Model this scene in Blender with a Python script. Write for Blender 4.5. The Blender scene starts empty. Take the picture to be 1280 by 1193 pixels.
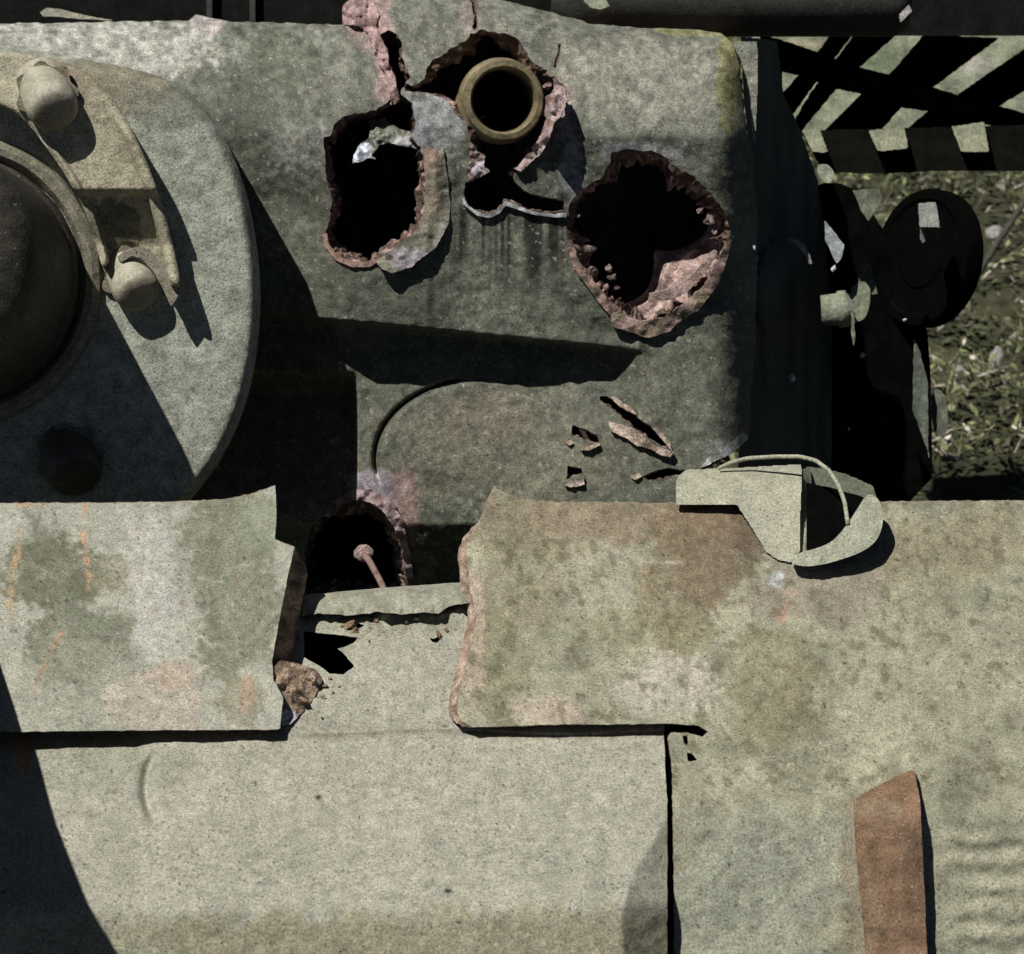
import bpy, bmesh, math, random
import numpy as np
from mathutils import Vector

random.seed(4)
RNG = np.random.default_rng(7)
scene = bpy.context.scene
COL = scene.collection

# ------------------------------------------------------------------ camera
PITCH = math.radians(30)
RIGHT = np.array([1.0, 0, 0])
FWD = np.array([0, math.cos(PITCH), -math.sin(PITCH)])
UP = np.array([0, math.sin(PITCH), math.cos(PITCH)])
REF = np.array([0, 0, 1.0])          # point on the casting in the middle of the view
D = 2.9
CAM = REF - FWD * D
cd = bpy.data.cameras.new('camera')
cam = bpy.data.objects.new('camera', cd)
COL.objects.link(cam)
cam.location = CAM
cam.rotation_euler = (math.pi / 2 - PITCH, 0, 0)
cd.sensor_width = 36
cd.lens = 36 * 2900 / 1280
cd.clip_start = 0.05
cd.clip_end = 500
cd.dof.use_dof = True
cd.dof.focus_distance = 2.6
cd.dof.aperture_fstop = 13
scene.camera = cam

# ------------------------------------------------------------------ light
sd = RIGHT * 0.7 + UP * -1.3 + FWD * 1.0
sd = sd / np.linalg.norm(sd)          # direction the sunlight travels
elev = math.asin(-sd[2])
azim = math.atan2(-sd[0], -sd[1])     # from +Y towards +X
w = bpy.data.worlds.new('World')
scene.world = w
w.use_nodes = True
nt = w.node_tree
nt.nodes.clear()
sky = nt.nodes.new('ShaderNodeTexSky')
sky.sky_type = 'NISHITA'
sky.sun_disc = False
sky.air_density = 0.25
sky.dust_density = 0.3
sky.ozone_density = 0.6
sky.sun_elevation = elev
sky.sun_rotation = azim
bg = nt.nodes.new('ShaderNodeBackground')
bg.inputs[1].default_value = 0.05
wo = nt.nodes.new('ShaderNodeOutputWorld')
nt.links.new(sky.outputs[0], bg.inputs[0])
nt.links.new(bg.outputs[0], wo.inputs[0])
sl = bpy.data.lights.new('sun', 'SUN')
sl.energy = 5.0
sl.angle = math.radians(0.5)
sl.color = (1, 0.965, 0.9)
so = bpy.data.objects.new('sun', sl)
COL.objects.link(so)
so.location = (-2, -1, 6)
so.rotation_euler = Vector(sd).to_track_quat('-Z', 'Y').to_euler()
scene.view_settings.view_transform = 'Standard'
scene.view_settings.look = 'None'
scene.view_settings.gamma = 1
scene.view_settings.exposure = -0.1


# ------------------------------------------------------------------ helpers
def P(px, py, w):
    """photo position + distance behind the reference plane (mm) -> world points"""
    px = np.asarray(px, float); py = np.asarray(py, float); w = np.asarray(w, float) / 1000.0
    px, py, w = np.broadcast_arrays(px, py, w)
    s = (D + w) / 2900.0
    return CAM + ((px - 640) * s)[..., None] * RIGHT + ((596.5 - py) * s)[..., None] * UP + (D + w)[..., None] * FWD


def S(t):
    t = np.clip(t, 0, 1)
    return t * t * (3 - 2 * t)


_lat = {}
def vn(x, y, scale, seed=0):
    if seed not in _lat:
        _lat[seed] = np.random.default_rng(seed + 100).random((256, 256))
    L = _lat[seed]
    x = np.asarray(x, float) / scale; y = np.asarray(y, float) / scale
    xi = np.floor(x).astype(int); yi = np.floor(y).astype(int)
    fx = x - xi; fy = y - yi
    fx = fx * fx * (3 - 2 * fx); fy = fy * fy * (3 - 2 * fy)
    a = L[xi % 256, yi % 256]; b = L[(xi + 1) % 256, yi % 256]
    c = L[xi % 256, (yi + 1) % 256]; d = L[(xi + 1) % 256, (yi + 1) % 256]
    return (a * (1 - fx) + b * fx) * (1 - fy) + (c * (1 - fx) + d * fx) * fy


def fbm(x, y, scale, seed=0, oct=4):
    t = 0; a = 0.5; n = 0
    for i in range(oct):
        t = t + a * vn(x, y, scale / 2 ** i, seed + i); n += a; a *= 0.55
    return t / n


def rough(poly, amp, seg=4.0, seed=0, closed=True):
    """resample an outline every few millimetres and make it ragged"""
    pts = np.array(poly, float)
    out = []
    n = len(pts)
    for i in range(n if closed else n - 1):
        a = pts[i]; b = pts[(i + 1) % n]
        k = max(1, int(np.hypot(*(b - a)) / seg))
        for j in range(k):
            out.append(a + (b - a) * j / k)
    out = np.array(out)
    ph = np.arange(len(out))
    ox = (fbm(out[:, 0] + 300, out[:, 1], 11, seed) - .5) * 2 + (vn(ph, ph * 0, 1.0, seed + 9) - .5) * .7
    oy = (fbm(out[:, 0], out[:, 1] + 500, 11, seed + 3) - .5) * 2 + (vn(ph, ph * 0, 1.0, seed + 12) - .5) * .7
    out[:, 0] += ox * amp; out[:, 1] += oy * amp
    return [tuple(p) for p in out]


def smooth_poly(poly, n=2):
    p = np.array(poly, float)
    for _ in range(n):
        q = np.roll(p, -1, 0)
        p = np.stack([p * .75 + q * .25, p * .25 + q * .75], 1).reshape(-1, 2)
    return [tuple(v) for v in p]


def inside(X, Y, poly):
    p = np.array(poly, float); q = np.roll(p, -1, 0)
    r = np.zeros(X.shape, bool)
    for (x1, y1), (x2, y2) in zip(p, q):
        if y1 == y2:
            continue
        c = ((y1 > Y) != (y2 > Y)) & (X < (x2 - x1) * (Y - y1) / (y2 - y1) + x1)
        r ^= c
    return r


def nearest(X, Y, polys):
    best = np.full(X.shape, 1e9); bx = X.copy(); by = Y.copy(); src = np.zeros(X.shape, int)
    for k, poly in enumerate(polys):
        p = np.array(poly, float); q = np.roll(p, -1, 0)
        for (x1, y1), (x2, y2) in zip(p, q):
            dx, dy = x2 - x1, y2 - y1
            t = np.clip(((X - x1) * dx + (Y - y1) * dy) / max(dx * dx + dy * dy, 1e-9), 0, 1)
            cx, cy = x1 + t * dx, y1 + t * dy
            d = np.hypot(X - cx, Y - cy)
            m = d < best
            best = np.where(m, d, best); bx = np.where(m, cx, bx); by = np.where(m, cy, by); src = np.where(m, k, src)
    return bx, by, best, src


def link(name, me, parent, origin):
    o = bpy.data.objects.new(name, me)
    COL.objects.link(o)
    o.location = origin
    if parent is not None:
        pw = Vector(parent['_o'])
        o.parent = parent
        o.location = Vector(origin) - pw
    o['_o'] = [float(v) for v in origin]
    return o


def mesh_obj(name, parent, verts, faces, mats, midx=None, smooth=None, cols=None):
    verts = np.asarray(verts, float)
    org = verts.mean(0)
    me = bpy.data.meshes.new(name)
    me.from_pydata((verts - org).tolist(), [], faces)
    for m in (mats if isinstance(mats, (list, tuple)) else [mats]):
        me.materials.append(m)
    if midx is not None:
        me.polygons.foreach_set('material_index', np.asarray(midx, np.int32))
    if smooth is not None:
        me.polygons.foreach_set('use_smooth', np.broadcast_to(np.asarray(smooth, bool), (len(faces),)).copy())
    if cols is not None:
        c = np.ones((len(verts), 4)); c[:, :3] = cols
        at = me.color_attributes.new('Col', 'FLOAT_COLOR', 'POINT')
        at.data.foreach_set('color', c.astype(np.float32).ravel())
    me.update()
    return link(name, me, parent, org)


def thing(name, label, cat, at, group=None):
    o = bpy.data.objects.new(name, None)
    COL.objects.link(o)
    o.location = at
    o.empty_display_size = .1
    o['_o'] = [float(v) for v in at]
    tag(o, label, cat, group)
    return o


def tag(o, label=None, cat=None, group=None, kind=None):
    if label: o['label'] = label
    if cat: o['category'] = cat
    if group: o['group'] = group
    if kind: o['kind'] = kind
    return o


def const(c):
    c = np.array(c, float)
    return lambda X, Y: np.broadcast_to(c, X.shape + (3,))


def sheet(name, parent, outer, wf, mat, cf, thick=12, holes=(), step=3.0, rim_mat=None, rim_cf=None,
          hole_thick=None, k=3, rimj=0.0, shift=None, back='grid', seed=0):
    """a plate of real thickness: front surface with relief, ragged edges, rim walls and a back"""
    polys = [outer] + list(holes)
    po = np.array(outer)
    x0, y0 = po.min(0) - step; x1, y1 = po.max(0) + step
    xs = np.arange(x0, x1 + step, step); ys = np.arange(y0, y1 + step, step)
    nx, ny = len(xs), len(ys)
    CX, CY = np.meshgrid((xs[:-1] + xs[1:]) / 2, (ys[:-1] + ys[1:]) / 2, indexing='ij')
    keep = inside(CX, CY, outer)
    for h in holes:
        keep &= ~inside(CX, CY, h)
    I, J = np.nonzero(keep)
    vid = lambda i, j: i * ny + j
    # y grows downwards in the picture: order so the front faces the viewer
    quads = np.stack([vid(I, J), vid(I, J + 1), vid(I + 1, J + 1), vid(I + 1, J)], 1)
    kp = np.pad(keep, 1)
    eds = []
    for (di, dj, a, b) in ((-1, 0, 0, 1), (0, 1, 1, 2), (1, 0, 2, 3), (0, -1, 3, 0)):
        m = ~kp[I + 1 + di, J + 1 + dj]
        eds.append(np.stack([quads[m, a], quads[m, b]], 1))
    eds = np.concatenate(eds)
    GX, GY = np.meshgrid(xs, ys, indexing='ij')
    GX = GX.ravel().copy(); GY = GY.ravel().copy()
    bv = np.unique(eds)
    bx, by, bd, bsrc = nearest(GX[bv], GY[bv], polys)
    mk = bd < step * 1.6
    GX[bv] = np.where(mk, bx, GX[bv]); GY[bv] = np.where(mk, by, GY[bv])
    used = np.unique(quads)
    remap = np.full(nx * ny, -1); remap[used] = np.arange(len(used))
    q = remap[quads]; X = GX[used]; Y = GY[used]
    W = wf(X, Y)
    front = P(X, Y, W)
    cols = [np.array(cf(X, Y))]
    V = [front]; F = [q]; MI = [np.zeros(len(q), int)]; SM = [np.ones(len(q), bool)]
    n = len(used)
    # rims
    e = remap[eds]; b = remap[bv]
    rl = np.full(n, -1); rl[b] = np.arange(len(b))
    e = rl[e]
    RX, RY, RW = X[b], Y[b], W[b]
    to = thick(RX, RY) if callable(thick) else np.full(len(b), float(thick))
    ht = np.array([0.0] + list(hole_thick if hole_thick is not None else [0] * len(holes)))
    th = np.where(bsrc > 0, ht[np.minimum(bsrc, len(ht) - 1)], to) if hole_thick is not None else to
    rcf = rim_cf or cf
    base = n
    for lv in range(k + 1):
        t = lv / k
        sx = sy = 0
        if shift is not None:
            sx, sy = shift(RX, RY, t, bsrc)
        j = rimj if lv > 0 else 0
        ox = (vn(RX + lv * 37, RY, 5, seed + 20) - .5) * 2 * j
        oy = (vn(RX, RY + lv * 53, 5, seed + 21) - .5) * 2 * j
        V.append(P(RX + sx + ox, RY + sy + oy, RW + th * t))
        cols.append(np.array(rcf(RX + lv * 11, RY + lv * 7)))
        if lv:
            a = base + (lv - 1) * len(b); c = base + lv * len(b)
            F.append(np.stack([e[:, 1] + a, e[:, 0] + a, e[:, 0] + c, e[:, 1] + c], 1))
            MI.append(np.ones(len(e), int)); SM.append(np.zeros(len(e), bool))
    off = base + (k + 1) * len(b)
    faces = np.concatenate(F).tolist()
    MI = list(np.concatenate(MI)); SM = list(np.concatenate(SM))
    if back == 'grid':
        tb = thick(X, Y) if callable(thick) else thick
        V.append(P(X, Y, W + tb)); cols.append(cols[0])
        faces += (q[:, ::-1] + off).tolist()
        MI += [0] * len(q); SM += [True] * len(q)
    elif back is not None:
        pb = np.array(outer)
        V.append(P(pb[:, 0], pb[:, 1], wf(pb[:, 0], pb[:, 1]) + back)); cols.append(np.array(rcf(pb[:, 0], pb[:, 1])))
        faces.append(list(range(off, off + len(pb))))
        MI.append(1); SM.append(False)
    return mesh_obj(name, parent, np.concatenate(V), faces, [mat, rim_mat or mat], MI, SM, np.concatenate(cols))


def tube(name, parent, pts, mat, col, segs=12, cap=True, jit=0):
    """pts: (px, py, w, radius mm)"""
    C = [P(a, b, c) for a, b, c, r in pts]
    V = []; F = []
    for i, c in enumerate(C):
        t = C[min(i + 1, len(C) - 1)] - C[max(i - 1, 0)]
        t = t / np.linalg.norm(t)
        a = np.cross(t, np.array([.13, .31, .94])); a /= np.linalg.norm(a); b = np.cross(t, a)
        r = pts[i][3] / 1000
        for s in range(segs):
            an = 2 * math.pi * s / segs
            rr = r * (1 + jit * (random.random() - .5))
            V.append(c + rr * (math.cos(an) * a + math.sin(an) * b))
    for i in range(len(C) - 1):
        for s in range(segs):
            s2 = (s + 1) % segs
            F.append([i * segs + s, i * segs + s2, (i + 1) * segs + s2, (i + 1) * segs + s])
    sm = [True] * len(F)
    if cap:
        F.append(list(range(segs))[::-1]); F.append([(len(C) - 1) * segs + s for s in range(segs)])
        sm += [False, False]
    return mesh_obj(name, parent, V, F, mat, None, sm, np.tile(np.array(col, float), (len(V), 1)))


def lathe(name, parent, c, axis, prof, mat, cf, segs=48, jit=0, sharp=30, seed=0, mats=None):
    """prof: (radius mm, height mm along the axis, towards the viewer)"""
    c = np.asarray(c); axis = np.asarray(axis, float); axis = axis / np.linalg.norm(axis)
    a = np.cross(axis, UP); a /= np.linalg.norm(a); b = np.cross(axis, a)
    V = []; F = []; cols = []
    for i, (r, h) in enumerate(prof):
        for s in range(segs):
            an = 2 * math.pi * s / segs
            rr = r / 1000 * (1 + jit * (vn(s * 3.1, i * 7.7 + seed, 5, 60 + seed) - .5))
            V.append(c + axis * h / 1000 + rr * (math.cos(an) * a + math.sin(an) * b))
            cols.append(cf(i, an) if callable(cf) else cf)
    for i in range(len(prof) - 1):
        for s in range(segs):
            s2 = (s + 1) % segs
            F.append([i * segs + s, i * segs + s2, (i + 1) * segs + s2, (i + 1) * segs + s])
    if prof[-1][0] > .5:
        F.append([(len(prof) - 1) * segs + s for s in range(segs)])
    o = mesh_obj(name, parent, V, F, mat, None, True, np.array(cols))
    bm = bmesh.new(); bm.from_mesh(o.data)
    bmesh.ops.recalc_face_normals(bm, faces=bm.faces)
    for e in bm.edges:
        if len(e.link_faces) == 2 and e.calc_face_angle(0) > math.radians(sharp):
            e.smooth = False
    bm.to_mesh(o.data); bm.free()
    return o


def chunk(name, parent, px, py, w, size, mat, cf, seed=0, squash=(1, 1, 1), sub=3, amp=1.0):
    rs = np.random.default_rng(seed + 500); squash = tuple(np.array(squash) * rs.uniform(.6, 1.25, 3)); turn = rs.uniform(0, 3.1)
    bm = bmesh.new()
    bmesh.ops.create_icosphere(bm, subdivisions=sub, radius=1)
    V = np.array([v.co for v in bm.verts]); F = [[v.index for v in f.verts] for f in bm.faces]
    bm.free()
    n = fbm(V[:, 0] * 10 + 50 + seed * 17, V[:, 1] * 10 + V[:, 2] * 13 + 80, 5, 31 + seed % 5)
    n2 = vn(V[:, 0] * 40 + seed * 7 + 99, V[:, 1] * 40 + V[:, 2] * 31 + 99, 7, 41)
    V = V * (1 + amp * (n - .5) * 2 + amp * .4 * (n2 - .5))[:, None] * np.array(squash) * size
    X = px + V[:, 0] * math.cos(turn) - V[:, 1] * math.sin(turn); Y = py + V[:, 0] * math.sin(turn) + V[:, 1] * math.cos(turn); W = w + V[:, 2]
    return mesh_obj(name, parent, P(X, Y, W), F, mat, None, False, np.array(cf(X, Y)))


# ------------------------------------------------------------------ materials
def make_mat(name, rough_=.7, grain=.35, specks=.5, bump=.5, fine=420.0, chips=(.45, .44, .4), chip_amt=.0, metallic=0.0, spec=.35, mott=.3):
    m = bpy.data.materials.new(name)
    m.use_nodes = True
    t = m.node_tree; N = t.nodes; L = t.links
    N.clear()
    out = N.new('ShaderNodeOutputMaterial'); bs = N.new('ShaderNodeBsdfPrincipled')
    L.new(bs.outputs[0], out.inputs[0])
    bs.inputs['Metallic'].default_value = metallic
    bs.inputs['Specular IOR Level'].default_value = spec
    at = N.new('ShaderNodeAttribute'); at.attribute_name = 'Col'
    tc = N.new('ShaderNodeTexCoord')

    def noise(scale, detail=2, rough=.6):
        n = N.new('ShaderNodeTexNoise'); n.inputs['Scale'].default_value = scale
        n.inputs['Detail'].default_value = detail; n.inputs['Roughness'].default_value = rough
        L.new(tc.outputs['Object'], n.inputs['Vector'])
        return n.outputs[0]

    def rng(v, a, b, c, d):
        r = N.new('ShaderNodeMapRange'); L.new(v, r.inputs[0])
        for i, x in enumerate((a, b, c, d)): r.inputs[i + 1].default_value = x
        return r.outputs[0]

    def mix(mode, fac, a, b):
        x = N.new('ShaderNodeMix'); x.data_type = 'RGBA'; x.blend_type = mode
        if isinstance(fac, float): x.inputs[0].default_value = fac
        else: L.new(fac, x.inputs[0])
        for s, v in ((6, a), (7, b)):
            if isinstance(v, tuple): x.inputs[s].default_value = v + (1,)
            else: L.new(v, x.inputs[s])
        return x.outputs[2]
    fg = noise(fine, 3, .7)
    md = noise(fine / 7, 4, .65)
    g1 = rng(fg, .3, .7, 1 - grain, 1 + grain)
    g2 = rng(md, .3, .7, 1 - mott, 1 + mott)
    c = mix('MULTIPLY', 1.0, at.outputs[0], g1)
    c = mix('MULTIPLY', 1.0, c, g2)
    if specks:
        sp = noise(fine * .62, 1, .5)
        c = mix('MIX', rng(sp, .69, .75, 0, specks), c, (.012, .012, .01))
    if chip_amt:
        ch = noise(fine * .5, 2, .6)
        c = mix('MIX', rng(ch, .68, .74, 0, chip_amt), c, tuple(chips))
    L.new(c, bs.inputs['Base Color'])
    L.new(rng(md, .3, .7, rough_ - .12, min(1, rough_ + .15)), bs.inputs['Roughness'])
    b1 = N.new('ShaderNodeBump'); b1.inputs['Strength'].default_value = bump; b1.inputs['Distance'].default_value = .0012
    L.new(fg, b1.inputs['Height'])
    b2 = N.new('ShaderNodeBump'); b2.inputs['Strength'].default_value = bump * .8; b2.inputs['Distance'].default_value = .005
    L.new(md, b2.inputs['Height']); L.new(b1.outputs[0], b2.inputs['Normal'])
    L.new(b2.outputs[0], bs.inputs['Normal'])
    return m


M_CAST = make_mat('cast_armour_paint', .66, .6, .75, .5, 420, (.42, .4, .35), .6, mott=.36)
M_DECK = make_mat('deck_paint', .7, .55, .75, .28, 470, (.55, .53, .47), .45, mott=.2)
M_BOLT = make_mat('worn_bolt_steel', .55, .3, .7, .3, 520, (.6, .57, .5), .5, mott=.22)
M_RUST = make_mat('rusted_broken_steel', .8, .6, .8, 1.0, 420, (.6, .5, .47), .5, mott=.5)
M_DARK = make_mat('dark_steel', .7, .4, .3, .4, 300, (.25, .25, .24), .35)
M_BLACK = make_mat('matt_black', .95, .3, 0, .3, 300, spec=.0)  # plain black; also stands for shade in gaps and openings
M_BRASS = make_mat('tarnished_tube', .5, .35, .6, .4, 420, (.5, .42, .3), .4, metallic=.25)
M_BARE = make_mat('bare_torn_metal', .45, .4, .4, .6, 420, (.7, .7, .75), .5, metallic=.3)
M_BOARD = make_mat('weathered_board', .8, .4, .5, .5, 200, (.5, .5, .45), .3)
M_LEAF = make_mat('leaf', .7, .2, 0, .2, 120, mott=.4)
M_SOIL = make_mat('soil', .95, .4, .4, .8, 120, mott=.6)


def flecks(c, X, Y, seed):
    d = (vn(X, Y, 3.4, seed) > .955) & (fbm(X, Y, 60, seed + 1) > .42)
    c = np.where(d[..., None], c * .3, c)
    r = S((vn(X, Y, 6, seed + 2) - .86) / .1) * S((fbm(X, Y, 80, seed + 3) - .5) / .1)
    c = c * (1 - .6 * r[..., None]) + np.array([.2, .13, .08]) * .6 * r[..., None]
    k = fbm(X, Y * .35, 16, seed + 5, 3)
    return c * (.86 + .28 * k)[..., None]


def scratches(c, X, Y, box, n, seed):
    r = np.random.default_rng(seed)
    for i in range(n):
        x = r.uniform(box[0], box[2]); y = r.uniform(box[1], box[3]); a = r.normal(.2, .7); L = r.uniform(14, 70)
        dx, dy = math.cos(a), math.sin(a)
        u = (X - x) * dx + (Y - y) * dy; v = -(X - x) * dy + (Y - y) * dx + 2.5 * np.sin(u * .06 + i)
        m = np.exp(-(v / 1.5) ** 2) * S(u / 8) * S((L - u) / 8) * r.uniform(.25, .6) * S((vn(X, Y, 6, 330 + i % 5) - .2) / .3)
        colr = np.array([.42, .4, .34]) if r.random() < .45 else np.array([.12, .09, .06])
        c = c * (1 - m[..., None]) + colr * m[..., None]
    return c


def streak(c, X, Y, line, wd, colr):
    _, _, d, _ = nearest(X, Y, [line + line[::-1]])
    n = fbm(X, Y, 12, 251)
    m = (S((1 - d / (wd * (.4 + 1.3 * n))) / .6) * S((vn(X, Y, 5, 253) - .25) / .35) * .72)[..., None]
    return c * (1 - m) + np.array(colr) * m


def blend(base, blobs, X, Y, seed=0):
    """base paint with stains and patches: (cx, cy, rx, ry, colour, strength)"""
    c = np.array(np.broadcast_to(np.array(base, float), X.shape + (3,)))
    for i, (cx, cy, rx, ry, colr, st) in enumerate(blobs):
        d = np.hypot((X - cx) / rx, (Y - cy) / ry)
        d = d + (fbm(X, Y, 45, seed + i * 3, 4) - .5) * 1.1 + (vn(X, Y, 6, seed + i) - .5) * .35
        m = S((1.15 - d) / .5) * st
        c = c * (1 - m[..., None]) + np.array(colr) * m[..., None]
    return c


# ================================================================== THE GROUND
def plane_obj(name, pts, mat, col, kind):
    o = mesh_obj(name, None, pts, [list(range(len(pts)))], mat, None, False, np.tile(np.array(col, float), (len(pts), 1)))
    o['kind'] = kind
    return o


n = 60
gx = np.concatenate([np.linspace(-60, -3, 8), np.linspace(-2.6, 4.5, 70), np.linspace(5, 60, 8)])
gy = np.concatenate([np.linspace(-60, -1, 8), np.linspace(-.5, 6.5, 70), np.linspace(7, 90, 8)])
GX, GY = np.meshgrid(gx, gy, indexing='ij')
GZ = (fbm(GX * 100 + 900, GY * 100 + 900, 60, 2) - .5) * .1 - .02
ids = np.arange(GX.size).reshape(GX.shape)
fc = np.stack([ids[:-1, :-1], ids[1:, :-1], ids[1:, 1:], ids[:-1, 1:]], -1).reshape(-1, 4).tolist()
gcol = np.array([.035, .036, .018]) * (.6 + .9 * fbm(GX * 100 + 50, GY * 100 + 50, 25, 5).reshape(-1, 1))
gr = mesh_obj('ground', None, np.stack([GX, GY, GZ], -1).reshape(-1, 3), fc, M_SOIL, None, True, gcol)
gr['kind'] = 'structure'

# low leafy ground cover
NL = 80000
lx = RNG.uniform(-1.5, 3.0, NL); ly = RNG.uniform(1.0, 5.4, NL)
dens = fbm(lx * 100 + 300, ly * 100 + 300, 22, 8)
ok = dens > .44
lx, ly, dens = lx[ok], ly[ok], dens[ok]
lz = (fbm(lx * 100 + 900, ly * 100 + 900, 60, 2) - .5) * .1 - .02 + RNG.uniform(.0, .05, len(lx)) + (dens - .44) * .3
ln = RNG.uniform(.006, .017, len(lx)); lw = ln * RNG.uniform(.3, .7, len(lx))
bl = RNG.random(len(lx)) < .3
ln = np.where(bl, ln * 3.2, ln); lw = np.where(bl, lw * .3, lw)
az = RNG.uniform(0, 2 * np.pi, len(lx)); til = RNG.uniform(-.3, 1.1, len(lx))
dx = np.stack([np.cos(az) * np.cos(til), np.sin(az) * np.cos(til), np.sin(til)], -1)
sx = np.stack([-np.sin(az), np.cos(az), RNG.uniform(-.4, .4, len(lx))], -1)
c0 = np.stack([lx, ly, lz], -1)
lv = np.stack([c0 - dx * ln[:, None], c0 + sx * lw[:, None], c0 + dx * ln[:, None], c0 - sx * lw[:, None]], 1).reshape(-1, 3)
lf = np.arange(len(lv)).reshape(-1, 4).tolist()
kind_ = RNG.random(len(lx))
lc = np.where(kind_[:, None] < .62, np.array([.12, .135, .06]), np.where(kind_[:, None] < .86, np.array([.2, .19, .12]), np.array([.36, .33, .27])))
lc = lc * RNG.uniform(.5, 1.4, (len(lx), 1)) * (.45 + 1.1 * S((fbm(lx * 100 + 70, ly * 100 + 30, 9, 9) - .35) / .3))[:, None]
g = mesh_obj('ground_cover', None, lv, lf, M_LEAF, None, False, np.repeat(lc, 4, 0))
tag(g, 'low pale green weeds and dry leaves growing on the ground behind the wreck', 'weeds', kind='stuff')

# ================================================================== PIERCED CASTING
cast = thing('armour_casting', 'pitted dark green cast steel armour housing with three ragged shell holes, behind the pale plates',
             'armour casting', P(640, 760, 120))

TOP = [(-70, 29), (60, 29), (150, 27), (236, 26), (245, 18), (262, 22), (285, 27), (360, 29), (428, 31), (434, 6), (440, -14), (520, -22),
       (588, -16), (596, -4), (640, 3), (690, 16), (735, 29), (800, 35), (870, 37), (900, 41), (914, 52), (922, 75), (926, 110),
       (932, 160), (941, 195), (946, 260), (946, 340), (942, 450), (936, 545), (930, 552), (905, 572), (882, 584), (884, 600), (905, 640), (905, 800), (-70, 800)]


def top_y(X):
    t = np.array(TOP[:20])
    return np.interp(X, t[:, 0], t[:, 1])


def lip_y(X):
    return 400 + (X - 395) * .098


def cast_w(X, Y):
    w = np.zeros(X.shape)
    ty = top_y(X)
    u = np.clip((172 - Y) / 150, 0, 2)
    w += 84 * u ** (1.7 - .5 * S((X - 640) / 120))
    w += 45 * np.exp(-np.clip(Y - ty, 0, 400) / 9)
    w += .10 * np.clip(Y - 172, 0, 240)
    # lip whose overhang tapers away to the right
    p = np.interp(X, [330, 400, 560, 700, 770, 806], [58, 60, 57, 46, 34, 0])
    w += p * S((Y - lip_y(X)) / 7 + .5)
    w -= .16 * np.clip(Y - 470, 0, 170)
    w += .9 * np.clip(Y - 655, 0, 100) * S((900 - X) / 60)
    # rounded right corner
    e = np.clip((X - 884) / 64, 0, 1.2)
    w += 110 * e ** 2.6 * S((Y - 20) / 90)
    w += 58 * S((440 - X) / 100) - 10 * S((545 - X) / 12) * S((Y - 250) / 30) * S((420 - Y) / 20) * 0.4
    # swell round the left hole
    w -= 14 * np.exp(-((X - 385) / 45) ** 2 - ((Y - 185) / 45) ** 2)
    # vertical fold in the right third
    w += 5 * np.exp(-((X - 798) / 7) ** 2) * S((Y - 415) / 20) * S((560 - Y) / 60) * -1
    # round boss low down with a groove along its upper left edge
    rr = np.hypot((X - 602) / 132, (Y - 573) / 98)
    w -= 9 * S((1.0 - rr) / .05) * S((690 - X) / 140) * S((640 - Y) / 70)
    an = np.arctan2(Y - 573, X - 602)
    gm = S((-an - 1.75) / .2) + S((an - 2.9) / .15)
    w += 20 * np.exp(-((rr - 1.012) / .018) ** 2) * np.clip(gm, 0, 1)
    # casting unevenness
    w += (fbm(X, Y, 90, 11) - .5) * 9 + (fbm(X, Y, 22, 15) - .5) * 3.6 + (fbm(X, Y, 9, 17, 2) - .5) * 1.6
    # dents running into holes
    for cx, cy, r in ((480, 240, 90), (630, 130, 92), (808, 300, 118)):
        d = np.hypot(X - cx, Y - cy)
        w += 9 * np.exp(-((d - r) / 16) ** 2) * (fbm(X, Y, 30, 23) - .3)
    w += 70 * S((447 - X) / 5) * S((Y - 462) / 30) * S((760 - Y) / 40)
    for cx, cy, r in ((800, 532, 34), (732, 548, 20), (717, 597, 16)):
        w -= 4 * np.exp(-(np.hypot(X - cx, Y - cy) / r) ** 2) * (.5 + fbm(X, Y, 12, 27))
    return w


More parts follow.
